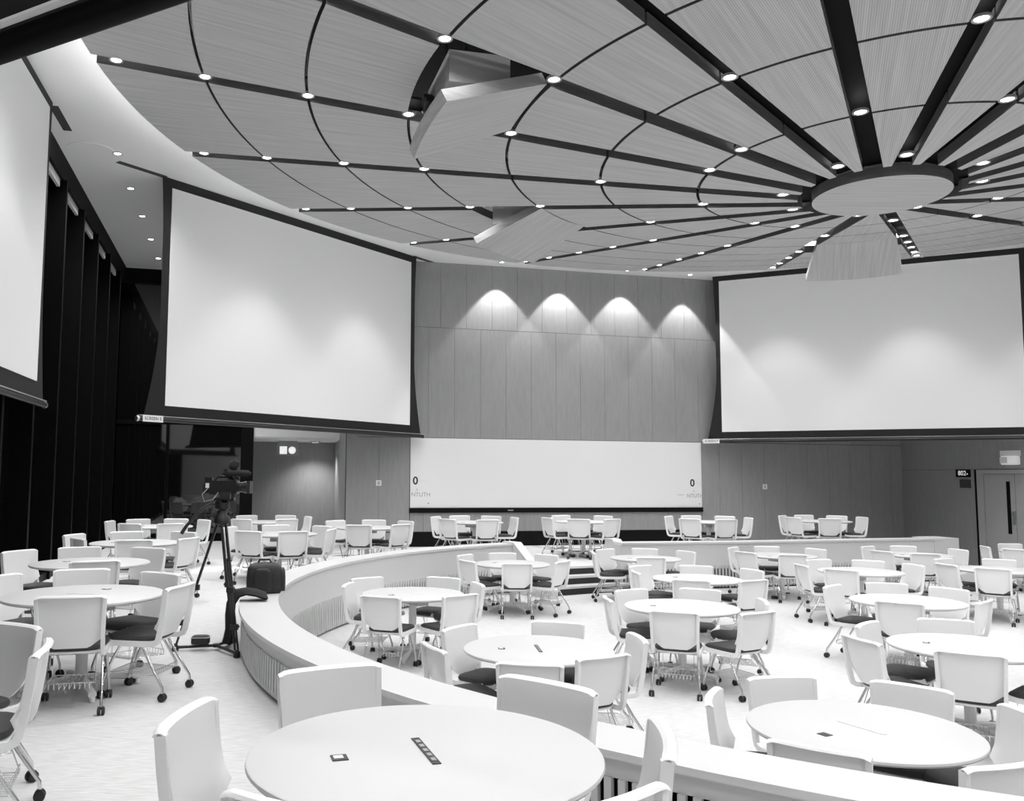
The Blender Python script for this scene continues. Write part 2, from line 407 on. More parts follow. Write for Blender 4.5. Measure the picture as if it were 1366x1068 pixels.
for k in range(20):
    a = A0 - k * DA; ux, uy = cos(a), sin(a); b = MB(); vs = []
    for r in (.70, REDGE - .02):
        for d in (-.15, .15):
            for h in (PT + .03, PT + .06): vs.append((CC[0] + ux * r - uy * d, CC[1] + uy * r + ux * d, zc(r) + h))
    b.add(vs, [(0, 1, 3, 2), (4, 6, 7, 5), (0, 4, 5, 1), (2, 3, 7, 6), (0, 2, 6, 4), (1, 5, 7, 3)]); b.build('slot_trough', 'black', ceil)
b = MB(); b.lathe([(.775, ZC + .085), (.775, ZC + .22)], (CC[0], CC[1], 0), 72)
b.uv = [(x, y) for x, y, z in b.v]; b.build('centre_disc', 'wood', ceil, side='edge')
# lowered projector hatches
hl = {-1: 'large lowered veneer ceiling flap with a projector behind it, nearest the camera',
      2: 'smaller tilted veneer ceiling flap above the first big screen', 6: 'hanging veneer ceiling flap in front of the right big screen'}
for k, lab in hl.items():
    am = A0 - (k + .5) * DA; h0 = BND[3] + .02
    root = thing('projector_hatch', lab, 'ceiling hatch', (0, 0, 0), 0, 'projector hatches in the ceiling')
    T = rad(28)
    b = MB(); wedge_piece(b, k, BND[3] + GV, BND[4] - GV, 12, hinge=h0, ang=T); b.build('flap', 'wood', root, side='veneer')
    R = Matrix.Rotation(am, 3, 'Z')
    def P(u, v, z): return (CC[0] + u * cos(am) - v * sin(am), CC[1] + u * sin(am) + v * cos(am), z)
    zz = zc(h0)
    b = MB(); b.box(P(h0 + .66, 0, zz + .16), (.66, 1.0, .34), am); b.build('projector_housing', 'grey', root)
    b = MB(); b.lathe([(.09, 0), (.11, .03), (.11, .10), (.085, .12), (.07, .05)], P(h0 + .99, -.25, zz + .06), 20, mx=R @ Matrix.Rotation(pi / 2, 3, 'Y')); b.build('lens', 'satin', root, True)
    for s in (-.42, .42):
        b = MB(); b.tube([P(h0 + .80, s, zz - .06), P(h0 + .80, s, ZS + .3)], .018, 8); b.build('hanger_rod', 'black', root)

# ------------------------------------------------------------------ downlights
TYP = {0: (1, 2, 3, 4, 5, 7), 1: (1, 2, 3, 4, 6, 8)}
typ = lambda k: TYP[0] if k in (0, 2, 4, 5, 7, 9, 10, 12, 14, 15, 17, 19) else TYP[1]
SLOTN = {0: 'slot that meets the big open flap at its end', 19: 'slot along the upper side of the big open flap', 1: 'slot just below the big open flap', 2: 'slot on the upper side of the small flap',
    3: 'slot on the lower side of the small flap', 4: 'next slot past the small flap', 5: 'second slot past the small flap', 6: 'slot beside the hanging flap above the back wall',
    7: 'wide slot ending above the right screen', 8: 'slot running over the right screen', 9: 'second slot over the right screen', 10: 'third slot past the right screen',
    11: 'fourth slot past the right screen', 12: 'fifth slot past the right screen', 13: 'sixth slot past the right screen', 14: 'seventh slot past the right screen',
    15: 'slot left of the seventh past the right screen', 16: 'broad dark slot toward the top right corner', 17: 'broad dark slot straight above the centre disc', 18: 'broad dark slot second above the big flap'}
ORD = ['outermost', 'second', 'third', 'fourth', 'fifth', 'innermost']
def lamp_root(name, label, loc, group, r=.06, proto=[None]):
    if proto[0] is None:
        root = thing(name, label, 'downlight', loc, 0, group)
        b = MB(); b.lathe([(.058, .005), (.058, .012)], (0, 0, 0), 20); b.build('lamp_lens', 'lamp', root)
        b = MB(); vs = []
        b.lathe([(.060, -.002), (.080, -.002), (.080, .02), (.060, .02)], (0, 0, 0), 20)
        b.f = b.f[:-2]; b.build('trim_ring', 'grey', root, True)
        proto[0] = root; return root
    c = copy_tree(proto[0]); c.location = loc; c['label'] = label; c['group'] = group; return c
def spot(loc, power, half, blend, parent, radius=.05, aim=None):
    l = bpy.data.lights.new('lamp_light', 'SPOT'); l.energy = power; l.spot_size = 2 * half; l.spot_blend = blend; l.shadow_soft_size = radius
    o = bpy.data.objects.new('lamp_light', l); COL.objects.link(o); o.parent = parent; o.location = (0, 0, -.02)
    return o
P_CEIL, P_WASH = 102, 330
for k in range(20):
    rows = typ(k)
    for i, j in enumerate(rows):
        r = RR[j - 1]; a = A0 - k * DA
        loc = (CC[0] + r * cos(a), CC[1] + r * sin(a), zc(r) + .025)
        t = lamp_root('downlight', 'lit round downlight, %s in the %s' % (ORD[i], SLOTN[k]), loc, 'downlights in the radial ceiling slots')
        spot(loc, P_CEIL * (.30 + .70 * r / 9.2), rad(80), 1.0, t)
def soffit_lamp(x, y, lab, wash=True, power=None, half=38.5, blend=.22, z=ZS):
    t = lamp_root('downlight', lab, (x, y, z - .012), 'downlights in the white soffit')
    spot((x, y, z), power or P_WASH, rad(half), blend, t, .03); return t
for i, tt in enumerate((-.755, .91, 2.63, 4.4)):
    x, y = pt(W0, WU, tt, .45)
    soffit_lamp(x, y, ['lit soffit downlight above the first bright scallop on the back wall', 'lit soffit downlight above the second bright scallop on the back wall',
        'lit soffit downlight above the third bright scallop on the back wall', 'lit soffit downlight above the fourth scallop beside the right screen'][i], half=38.5 if i < 3 else 34)
for i, (x, y) in enumerate(((-5.34, 13.82), (-5.74, 15.55), (-6.11, 17.26), (-6.51, 18.99), (-6.90, 20.71))):
    soffit_lamp(x, y, 'lit soffit downlight by the dark windows, %s from the camera' % ('first', 'second', 'third', 'fourth', 'fifth')[i], power=540, half=68, blend=1.0)
E0, EU = (-4.884, 14.943), un((.619, .785)); S0, SU = (7.259, 22.287), un((.896, -.445)); L0, LU = (-5.284, 10.523), un((-.195, .981))
for nm, p0, u, ts in (('left big screen', E0, EU, (2.07, 5.06)), ('right big screen', S0, SU, (1.6, 4.65, 7.6)), ('screen at the left edge', L0, LU, (-5.2, -2.9, -.6)), ('screen overhead as added fill', (-1.028, 1.927), un((-.883, .469)), (1.3, 4.4))):  # overhead screen's pair is unseen, added to light the near chairs
    for i, tt in enumerate(ts):
        x, y = pt(p0, u, tt, 1.3); soffit_lamp(x, y, 'soffit downlight in front of the %s, %s along it' % (nm, ('first', 'second', 'third', 'fourth')[i]), power=170, half=40, blend=.55)
x, y = pt(J0, JU, 5.05, -1.3); tl = soffit_lamp(x, y, 'small lit downlight in the corridor ceiling', power=200, half=62, blend=.9, z=2.64); tl.scale = (1.7, 1.7, 1.7)

for i in range(14):  # unseen lamps added to even out light on the outer floor
    a = rad(192 + 12 * i)
    soffit_lamp(CC[0] + 10.7 * cos(a), CC[1] + 10.7 * sin(a), 'added unseen fill lamp overhead beyond the edge of the radial panels', power=28, half=70, blend=1.0)
for i in range(7):  # unseen lamps added behind the camera to brighten the near chairs
    a = rad(226 + 7 * i)
    soffit_lamp(CC[0] + 13.6 * cos(a), CC[1] + 13.6 * sin(a), 'added unseen fill lamp in the row behind the camera position', power=215, half=78, blend=1.0)
x, y = pt(C0, RU, 3.4, 2.2); soffit_lamp(x, y, 'added unseen fill lamp high above the grey double door', power=150, half=60, blend=.8)  # lamp added out of view to lift the dark right wall
# cove strip added unseen on the panel rim to brighten the soffit
cv = thing('fill_light', 'added unseen cove light strip on top of the rim of the radial ceiling', 'cove light')
b = MB(); A = arc_pts(CC, 9.15, 0, 360, 96); B_ = arc_pts(CC, 9.25, 0, 360, 96); ribbon(b, A, B_, zc(9.3) + .24, zc(9.3) + .27)
b.build('strip', 'cove', cv)
b = MB(); A = arc_pts(CC, 9.40, 0, 360, 96); B_ = arc_pts(CC, 9.44, 0, 360, 96); ribbon(b, A, B_, zc(9.44) + PT, zc(9.3) + .285); b.build('fill_shield', 'grey', cv)  # added rim shield, keeps the strip's spill off the screens
# ------------------------------------------------------------------ projection screens
def projection_screen(p0, u, t0, t1, z0, z1, wt, bt, zb, label, plate=None, bar=.04, back=False):
    """t0..t1 white area at the bottom, wt = border width at the top/middle, bt = bar ends"""
    root = thing('projection_screen', label, 'projection screen', (p0[0], p0[1], 0), math.atan2(u[1], u[0]), 'big projection screens hung in a ring')
    n = 14; L = []; Rr = []
    for i in range(n + 1):
        s = i / n; z = zb + (ZS - zb) * s
        bow = 1 - 4 * (s - .55) ** 2 if False else 0
        w = wt + (bt - .10 - wt) * max(0, 1 - s / .42) ** 1.7 + .05 * max(0, (s - .75) / .25) ** 1.5
        L.append((t0 - w, z)); Rr.append((t1 + w, z))
    b = MB(); vs = []
    for y in (0, .012):
        for (a, z), (c, _) in zip(L, Rr): vs += [(a, y, z), (c, y, z)]
    m = 2 * (n + 1); f = []
    for i in range(n):
        f += [(2 * i, 2 * i + 1, 2 * i + 3, 2 * i + 2), (m + 2 * i, m + 2 * i + 2, m + 2 * i + 3, m + 2 * i + 1), (2 * i, 2 * i + 2, m + 2 * i + 2, m + 2 * i), (2 * i + 1, m + 2 * i + 1, m + 2 * i + 3, 2 * i + 3)]
    f += [(0, m, m + 1, 1), (2 * n, 2 * n + 1, m + 2 * n + 1, m + 2 * n)]
    b.add(vs, f); b.build('black_border', 'border', root)
    b = MB(); b.box(((t0 + t1) / 2, -.004, (z0 + z1) / 2), (t1 - t0, .006, z1 - z0)); b.build('white_fabric', 'screen', root)
    b = MB(); b.tube([(t0 - bt, .006, zb - .01), (t1 + bt, .006, zb - .01)], bar, 12); b.build('bottom_bar', 'satin' if not back else 'black', root, True)
    b = MB(); yb, zr = (-.02, zb + .045) if not back else (.048, zb + .014); b.tube([(t0 - bt, yb, zr), (t1 + bt, yb, zr)], .009, 8); b.build('bar_rail', 'steel' if not back else 'white', root, True)
    b = MB(); b.box(((t0 + t1) / 2, .006, ZS + .065), (t1 - t0 + .5, .16, .10)); b.build('housing', 'black', root)
    for tt in (t0 - bt - .01, t1 + bt + .01):
        b = MB(); b.lathe([(.046, -.02), (.05, 0), (.046, .02)], (tt, .006, zb - .01), 12, mx=Matrix.Rotation(pi / 2, 3, 'Y')); b.build('end_cap', 'steel', root, True)
    if plate:
        tt, txt = plate
        b = MB(); b.box((tt, -.05, zb - .005), (.40, .008, .115)); pl = b.build('name_plate', 'paper', root)
        mx = Matrix.Rotation(pi / 2, 4, 'X'); mx.translation = (tt, -.0555, zb - .005)
        text_mesh(txt, .078, 'ink', 'lettering', root, mx)
    return root
projection_screen(E0, EU, .13, 6.82, 2.90, 6.83, .15, .52, 2.66, 'big white projection screen in the left half, between the dark windows and back wall', (-.13, 'SCREEN E'))
projection_screen(S0, SU, .145, 6.75, 2.89, 6.86, .11, .47, 2.66, 'big white projection screen in the right half, behind the hanging flap', (-.12, 'SCREEN F'))
projection_screen(L0, LU, -5.5, 1.23, 2.96, 6.86, .12, .50, 2.68, 'white projection screen cut off by the left edge of the photo, along the windows')
F0, FU = (-1.028, 1.927), un((-.883, .469))
sf = projection_screen(F0, FU, -.35, 6.3, 2.90, 6.86, .15, .5, 2.682, back=True, bar=.033, label= 'underside of a black projection screen bar overhead in the top left corner')
# ceiling slots that the screens drop through, and a round access plate
for nm, p0, u, a, c in (('trim_1', L0, LU, 1.5, 2.42), ('trim_2', E0, EU, -.95, .0), ('trim_3', E0, EU, 6.9, 7.8)):
    b = MB(); b.slab(p0, u, a, c, ZS - .003, ZS + .02, .13, .05); struct(b.build(nm, 'groove'))
b = MB(); b.lathe([(.36, ZS - .006), (.40, ZS - .006), (.40, ZS + .01), (.36, ZS + .01)], (-5.75, 13.75, 0), 48); b.f = b.f[:-2]; struct(b.build('trim_4', 'soffit'))

# ------------------------------------------------------------------ back wall fittings
wb = thing('whiteboard', 'long white writing board across the middle of the back wall', 'whiteboard', (0, 0, 0))
MB().slab(W0, WU, -2.93, 4.86, .935, 2.625, .03, .02).build('board', 'board', wb)
MB().slab(W0, WU, -2.95, 4.88, .815, .935, .05, .045).build('pen_tray', 'black', wb)
MB().slab(W0, WU, -.47, -.33, .86, .885, .01, .05).build('badge', 'steel', wb)
def poster(t0, t1, z0, z1, label, kind):
    r = thing('poster', label, 'poster', (0, 0, 0), 0, 'papers taped to the whiteboard')
    MB().slab(W0, WU, t0, t1, z0, z1, .003, .0235).build('sheet', 'paper', r)
    put = lambda txt, t, z, s, m_, bold=0.0: text_mesh(txt, s, m_, 'lettering', r, facing(pt(W0, WU, t, .0245), WU, z), bold)
    if kind == 0:
        put('0', t0 + .11, z1 - .12, .26, 'ink', .006); put('- - - -', t0 + .33, z1 - .12, .09, 'fade'); put('A . . . .', t0 + .24, z1 - .33, .09, 'fade'); put('NTUTH', (t0 + t1) / 2, z1 - .45, .14, 'grey'); put('.', t1 - .06, z1 - .58, .3, 'grey')
    else:
        put('- - -', (t0 + t1) / 2 - .02, (z0 + z1) / 2 + .02, .1, 'grey', .004)
    return r
poster(-2.915, -2.42, .97, 1.70, 'paper poster with a bold 0 at the left end of the whiteboard', 0)
poster(4.48, 4.845, .96, 1.68, 'paper poster with a bold 0 at the right end of the whiteboard', 0)
poster(4.12, 4.42, .99, 1.50, 'plain paper sheet taped beside the poster at the right board end', 1)
for t, z, lab in ((-3.70, 1.528, 'small white switch plate on the grey wall left of the whiteboard'), (6.74, 1.477, 'small white switch plate on the dark wall under the right screen')):
    r = thing('wall_switch', lab, 'switch', (0, 0, 0), 0)
    MB().slab(W0, WU, t - .065, t + .065, z - .065, z + .065, .01, .012).build('plate', 'white', r)
    MB().slab(W0, WU, t - .03, t + .03, z - .04, z + .04, .006, .017).build('rocker', 'clear', r)
# exit sign in the corridor
ex = thing('exit_sign', 'lit exit sign with a white door box and round arrow hanging in the corridor', 'exit sign')
q0 = pt(J0, JU, 0, -1.25); te = 4.28
MB().slab(q0, JU, te - .30, te + .30, 2.25, 2.55, .04, 0).build('sign_panel', 'grey', ex)
MB().slab(q0, JU, te - .22, te - .02, 2.29, 2.50, .004, .006).build('door_symbol', 'signlit', ex)
b = MB(); mx = facing(pt(q0, JU, te + .12, .005), JU, 2.395).to_3x3(); c = pt(q0, JU, te + .12, .003); b.lathe([(.10, 0), (.10, .004)], (c[0], c[1], 2.395), 20, mx=mx); b.build('arrow_symbol', 'signlit', ex)
MB().slab(q0, JU, te - .26, te + .26, 2.55, 2.655, .03, 0).build('bracket', 'grey', ex)
# door
dr = struct(thing('door_1', 'grey double door with a narrow black vision strip', 'door'))
del dr['category']
MB().slab(C0, RU, 2.42, 2.49, PIT, 1.95, .05, .012).build('shadow_gap', 'black', dr)
MB().slab(C0, RU, 2.50, 4.62, 1.845, 1.945, .06, .03).build('frame', 'door', dr)
MB().slab(C0, RU, 2.50, 2.69, PIT, 1.845, .06, .03).build('frame', 'door', dr)
MB().slab(C0, RU, 4.44, 4.62, PIT, 1.845, .06, .03).build('frame', 'door', dr)
for a, c, s in ((2.70, 3.555, 1), (3.565, 4.43, -1)):
    lf = MB().slab(C0, RU, a, c, PIT, 1.835, .05, .005).build('leaf', 'door', dr)
    vx = c - .23 if s > 0 else a + .45
    MB().slab(C0, RU, vx, vx + .10, .41, 1.66, .02, .012).build('vision_panel', 'black', lf)
    px_ = c - .105 if s > 0 else c - .105
    MB().slab(C0, RU, px_, px_ + .095, .63, .95, .01, .014).build('push_plate', 'steel', lf)
# clock and its backing plate, emergency light above the door
ck = thing('digital_clock', 'small black digital clock with white figures left of the door', 'clock')
MB().slab(C0, RU, 1.90, 2.31, 1.765, 1.955, .06, .06).build('case', 'black', ck)
text_mesh('802', .17, 'digit', 'figures', ck, facing(pt(C0, RU, 2.10, .0615), RU, 1.86), .0)
b = MB(); b.slab(C0, RU, 2.25, 2.275, 1.83, 1.855, .004, .063); b.build('dot', 'digit', ck)
sp = thing('wall_plate', 'grey square plate on the wall under the digital clock', 'plate')
MB().slab(C0, RU, 1.97, 2.30, 1.49, 1.70, .02, .02).build('cover', 'groove', sp)
em = thing('emergency_light', 'white emergency light with a clear rounded cover above the door', 'emergency light')
MB().slab(C0, RU, 3.28, 3.76, 2.27, 2.40, .1, .10).build('backing', 'white', em)
b = MB(); c = pt(C0, RU, 3.53, .05); b.lathe([(.19, 2.06), (.21, 2.08), (.21, 2.25), (.19, 2.27)], (c[0], c[1], 0), 24); b.build('diffuser', 'glow', em, True)
MB().slab(C0, RU, 3.42, 3.62, 2.10, 2.24, .01, .262).build('lens', 'white', em)

# ------------------------------------------------------------------ tables
def proto_table():
    root = thing('round_table', '', 'table', (0, 0, 0), 0, 'round white tables')
    b = MB(); b.lathe([(.57, .708), (.60, .716), (.61, .727), (.608, .738), (.602, .742)], (0, 0, 0), 64); b.build('tabletop', 'table', root, True)
    b = MB(); b.lathe([(.05, .08), (.045, .12), (.045, .62), (.07, .66), (.07, .70)], (0, 0, 0), 20); b.build('column', 'white', root, True)
    b = MB(); b.box((0, 0, .665), (.46, .15, .085)); b.build('cable_tray', 'table', root)
    for i in range(4):
        a = pi / 4 + i * pi / 2; b = MB()
        b.tube([(.03 * cos(a), .03 * sin(a), .105), (.22 * cos(a), .22 * sin(a), .085), (.44 * cos(a), .44 * sin(a), .055)], .03, 8, flat=(.06, .04))
        b.lathe([(.016, 0), (.022, .004), (.022, .03), (.012, .04)], (.43 * cos(a), .43 * sin(a), 0), 12); b.build('foot', 'white', root, True)
    b = MB(); b.box((0, 0, .743), (.29, .030, .004)); b.build('power_strip', 'satin', root)
    b = MB()
    for i in range(5): b.box((-.10 + i * .05, 0, .7455), (.030, .016, .002))
    b.build('socket_row', 'grey', root)
    b = MB(); b.box((0, .30, .743), (.060, .055, .004)); g = b.build('cable_outlet', 'satin', root)
    b = MB(); b.box((.003, .303, .7455), (.030, .032, .002)); b.build('outlet_cover', 'white', root)
    return root
# ------------------------------------------------------------------ chairs
def proto_chair():
    root = thing('caster_chair', '', 'chair', (0, 0, 0), 0, 'white chairs on casters')
    # seat cushion
    def outline(s, n=40):
        out = []
        for k in range(n):
            th = 2 * pi * k / n; c, q = cos(th), sin(th); e = .42
            x = math.copysign(abs(c) ** e, c) * .222 * s; y = math.copysign(abs(q) ** e, q) * .215 * s
            x *= 1 + .04 * (y / .215); out.append((x, y + .02))
        return out
    def stack(b, levels, n=40):
        vs = []
        for s, z in levels:
            for x, y in outline(s, n):
                vs.append((x, y, z - .012 * max(0, (y - .10) / .13) ** 2 + .004 * (x / .22) ** 2))
        m_ = len(levels); f = [(i * n + k, i * n + (k + 1) % n, (i + 1) * n + (k + 1) % n, (i + 1) * n + k) for i in range(m_ - 1) for k in range(n)]
        f += [tuple(range(n))[::-1], tuple((m_ - 1) * n + k for k in range(n))]; b.add(vs, f)
    b = MB(); stack(b, [(.93, .428), (.99, .434), (1.0, .448), (.97, .464), (.88, .473), (.6, .476), (.2, .474)]); b.build('seat_cushion', 'cushion', root, True)
    b = MB(); stack(b, [(.86, .404), (.97, .410), (.985, .424), (.95, .429)]); b.build('seat_pan', 'plastic', root, True)
    # backrest shell
    NU, prof = 16, []
    NV = 12
    for j in range(NV + 1):
        v = j / NV; prof.append((v, -.214 - .083 * v - .012 * sin(pi * v), .455 + .370 * v))
    rows = prof + [(1.03, -.312, .836), (1.05, -.326, .834), (1.06, -.334, .824)]
    def shell(off):
        vs = []
        for v, y, z in rows:
            for i in range(NU + 1):
                u = -1 + 2 * i / NU
                hw = .219 + .020 * min(1, v)
                zz = z + .075 * max(0, abs(u) - .55) / .45 * max(0, 1 - v * 2.6) - .014 * max(0, abs(u) - .85) / .15 * max(0, v - .9) * 10 * .7
                yy = y + (.012 + .014 * min(1, v)) * u * u
                vs.append((u * hw, yy - off, zz))
        return vs
    m_ = NU + 1; A = shell(0); B = shell(.011); nA = len(A); R_ = len(rows); f = []
    for j in range(R_ - 1):
        for i in range(NU):
            a = j * m_ + i; f += [(a, a + m_, a + m_ + 1, a + 1), (nA + a, nA + a + 1, nA + a + m_ + 1, nA + a + m_)]
    for i in range(NU): f += [(i, i + 1, nA + i + 1, nA + i)]; a = (R_ - 1) * m_ + i; f += [(a, nA + a, nA + a + 1, a + 1)]
    for j in range(R_ - 1): a = j * m_; f += [(a, nA + a, nA + a + m_, a + m_)]; a += NU; f += [(a, a + m_, nA + a + m_, nA + a)]
    b = MB(); b.add(A + B, f); b.build('backrest', 'plastic', root, True)
    for s in (-1, 1):
        pth = [(s * .226, -.292, .815), (s * .222, -.282, .70), (s * .217, -.264, .56), (s * .217, -.243, .46), (s * .217, -.230, .430), (s * .217, -.200, .414), (s * .217, -.150, .411), (s * .217, 0, .413), (s * .218, .14, .416), (s * .217, .205, .424), (s * .214, .235, .440)]
        b = MB(); b.tube(pth, .015, 12, flat=(.028, .042)); b.build('side_frame', 'plastic', root, True)
        for nm, p in (('front', [(s * .205, .07, .402), (s * .214, .15, .25), (s * .222, .205, .10), (s * .223, .208, .055)]), ('rear', [(s * .205, -.10, .402), (s * .216, -.19, .25), (s * .226, -.288, .10), (s * .227, -.292, .055)])):
            b = MB(); b.tube(p, .0105, 10); lg = b.build('leg', 'chrome', root, True)
            x, y = p[-1][0], p[-1][1]; b = MB(); mx = Matrix.Rotation(pi / 2, 3, 'Y')
            for d in (-.015, .015): b.lathe([(.020, -.011), (.029, -.007), (.029, .007), (.020, .011)], (x + d, y, .029), 16, mx=mx)
            b.box((x, y, .050), (.036, .030, .018)); b.build('caster', 'rubber', lg, True)
    b = MB()
    for y in (.06, -.10): b.tube([(-.215, y, .397), (.215, y, .397)], .009, 8)
    b.tube([(0, -.10, .397), (0, .06, .397)], .009, 8); b.build('under_frame', 'chrome', root, True)
    b = MB(); r = .0035
    b.tube([(-.17, .16, .395), (-.17, .17, .19), (-.17, -.20, .17), (-.17, -.20, .21), (.17, -.20, .21), (.17, -.20, .17), (.17, .17, .19), (.17, .16, .395)], r, 6)
    b.tube([(-.17, -.20, .18), (-.165, -.12, .395)], r, 6); b.tube([(.17, -.20, .18), (.165, -.12, .395)], r, 6); b.tube([(-.17, .17, .19), (.17, .17, .19)], r, 6)
    for i in range(9):
        x = -.136 + .034 * i; b.tube([(x, .17, .19), (x, -.20, .17), (x, -.20, .21)], r * .8, 6)
    b.build('book_rack', 'chrome', root, True)
    return root
DATA = json.loads('''{"N": [[-0.034, 3.055], [["back left", 117.0, 0.98], ["back right", 52.5, 0.8], ["front left", -113.3, 0.8], ["right", -5.9, 0.76], ["front right", -53.8, 0.84], ["left", 169.9, 0.88]]], "U0": [[-2.8, 4.15], [["right", 15.2, 0.86], ["back", 66.5, 0.92]]], "U1": [[-2.789, 6.901], [["front", -73.6, 0.79], ["right", -6.9, 0.79], ["back right", 63.4, 0.81], ["back", 117.6, 1.04], ["left", 150.8, 1.0]]], "U2": [[-3.725, 9.35], [["left", 154.8, 1.02], ["back left", 124.5, 1.0], ["back right", 67.4, 0.92], ["front", -66.4, 0.8]]], "U3": [[-4.226, 12.156], [["left", 165.7, 1.0], ["back left", 116.2, 1.0], ["back right", 66.3, 1.0], ["front left", -138.3, 0.7], ["front right", -73.5, 0.8], ["right", -22.1, 0.91]]], "U4": [[-5.157, 16.048], [["left", -175.7, 0.9], ["back left", 133.1, 0.9], ["back right", 77.4, 0.9], ["front left", -102.4, 0.9], ["front right", -61.0, 0.9], ["right", 47.4, 0.9]]], "U5": [[-2.578, 14.196], [["left", 166.9, 0.9], ["back left", 104.6, 0.9], ["back right", 45.9, 0.9], ["front left", -112.8, 0.9], ["front right", -66.6, 0.9], ["right", -13.9, 0.9]]], "U6": [[-3.527, 17.854], [["back left", 129.7, 0.9], ["back right", 71.8, 0.9], ["front left", -111.0, 0.9], ["front right", -50.9, 0.9], ["right", 26.6, 0.9]]], "U7": [[-1.296, 16.121], [["left", 138.5, 0.9], ["back left", 86.3, 0.9], ["back right", 38.4, 0.9], ["front left", -95.6, 0.9], ["front right", -42.2, 0.9]]], "U8": [[0.795, 18.243], [["left", 151.6, 0.9], ["back left", 105.8, 0.9], ["back right", 57.9, 0.9], ["front left", -130.0, 0.9], ["front right", -75.0, 0.9], ["right", 29.7, 0.9]]], "U9": [[3.182, 18.787], [["left", -156.8, 0.9], ["back left", 115.6, 0.9], ["back right", 51.5, 0.9], ["front left", -105.4, 0.9], ["front right", -58.9, 0.9]]], "U10": [[5.984, 19.044], [["left", 134.8, 0.9], ["back left", 109.5, 0.9], ["front left", -133.4, 0.9], ["back right", 47.7, 0.9], ["front right", -83.7, 0.9], ["right", 3.5, 0.9]]], "U11": [[8.819, 19.727], [["left", 143.5, 0.9], ["back left", 88.0, 0.9], ["back right", 39.0, 0.9], ["front left", -158.2, 0.9], ["front right", -106.3, 0.9], ["right", 10.2, 0.9]]], "T1": [[2.391, 4.951], [["left", 152.4, 0.8], ["back left", 97.8, 0.84], ["back right", 43.5, 0.88], ["front left", -130.6, 0.84], ["front right", -76.2, 0.91], ["right", -0.8, 0.93]]], "T2": [[0.832, 7.126], [["left", -154.3, 0.94], ["back left", 143.0, 0.8], ["back right", 69.2, 0.71], ["right", 5.0, 0.83], ["front right", -64.4, 0.82], ["front left", -95.5, 1.0]]], "T3": [[2.666, 9.483], [["left", -177.5, 0.76], ["back left", 120.6, 0.8], ["back right", 60.7, 0.89], ["front left", -108.9, 1.01], ["front right", -64.2, 1.07], ["right", -8.8, 0.85]]], "T4": [[-0.282, 10.4], [["left", 169.5, 0.77], ["back left", 129.1, 0.99], ["back right", 67.5, 0.94], ["right", 18.2, 0.83], ["front left", -109.3, 0.98], ["front right", -53.5, 0.95]]], "T5": [[1.222, 14.02], [["left", 146.6, 0.9], ["back left", 96.8, 0.9], ["back right", 43.1, 0.9], ["front left", -145.0, 0.9], ["front right", -90.2, 0.9], ["right", -33.9, 0.9]]], "T6": [[5.424, 10.035], [["left", 132.2, 0.85], ["back left", 75.6, 0.96], ["back right", 30.7, 0.88], ["front left", -122.9, 0.9], ["right", -51.7, 0.73]]], "T7": [[4.464, 7.351], [["back left", 133.7, 0.76], ["back right", 69.0, 0.87], ["left", -169.1, 1.0], ["front left", -119.6, 0.85]]], "T8": [[3.637, 12.121], [["left", -177.8, 0.86], ["back left", 128.0, 1.01], ["back right", 73.2, 0.89], ["right", 22.1, 0.97], ["front left", -110.4, 1.03], ["front right", -63.2, 1.03]]], "T9": [[6.458, 13.229], [["left", 178.8, 0.9], ["back left", 107.1, 0.9], ["back right", 53.7, 0.9], ["front left", -133.5, 0.9], ["right", 9.6, 0.9]]], "T10": [[3.649, 15.157], [["left", 170.0, 0.9], ["back left", 138.2, 0.9], ["back", 77.2, 0.9], ["back right", 23.4, 0.9], ["front right", -98.2, 0.9]]], "T11": [[6.297, 15.848], [["left", 137.8, 0.9], ["back left", 84.5, 0.9], ["back right", 26.1, 0.9], ["front left", -154.1, 0.9], ["front right", -100.8, 0.9]]], "T12": [[8.954, 16.191], [["left", 127.7, 0.9], ["back left", 74.7, 0.9], ["back right", 9.0, 0.9], ["front left", -157.5, 0.9], ["front right", -110.0, 0.9]]], "T13": [[8.794, 13.585], [["left", 114.1, 0.9], ["front left", -173.0, 0.9], ["back left", 55.2, 0.9], ["front right", -127.0, 0.9]]], "T14": [[11.729, 16.959], [["left", 169.0, 0.9], ["back left", 83.5, 0.9], ["front left", -144.3, 0.9]]]}''')
TROT = {'N': 106, 'T1': 117, 'T2': 92, 'U1': -12, 'U2': 76, 'T3': 82}
TL = {'N': 'the big table in front of the camera', 'U0': 'the table cut off by the left edge', 'U1': 'the second table up the left aisle', 'U2': 'the third table up the left aisle',
 'U3': 'the fourth table up the left aisle', 'U4': 'the last table up the left aisle', 'U5': 'the table behind the black bag', 'U6': 'the table under the corridor exit sign',
 'U7': 'the table under the wall switch by the whiteboard', 'U8': 'the table under the left end of the whiteboard', 'U9': 'the table under the middle of the whiteboard',
 'U10': 'the table under the right end of the whiteboard', 'U11': 'the back table under the right big screen',
 'T1': 'the sunken table against the slatted wall', 'T2': 'the sunken table behind the big front one', 'T3': 'the sunken table in the middle', 'T4': 'the sunken table in the wall\'s left bend',
 'T5': 'the sunken table left of the steps', 'T6': 'the sunken table third from the right front', 'T7': 'the sunken table second from the right front', 'T8': 'the sunken table behind the middle one',
 'T9': 'the sunken table fourth from the right front', 'T10': 'the sunken table right of the steps', 'T11': 'the sunken table by the back slats, mid right', 'T12': 'the sunken table by the low wall end',
 'T13': 'the sunken table in front of the door', 'T14': 'the sunken table right up at the door'}
POS = {'front': 'on the near side of', 'front left': 'at the near left of', 'front right': 'at the near right of', 'left': 'on the left of', 'right': 'on the right of', 'back': 'on the far side of', 'back left': 'at the far left of', 'back right': 'at the far right of'}
t_proto = c_proto = None
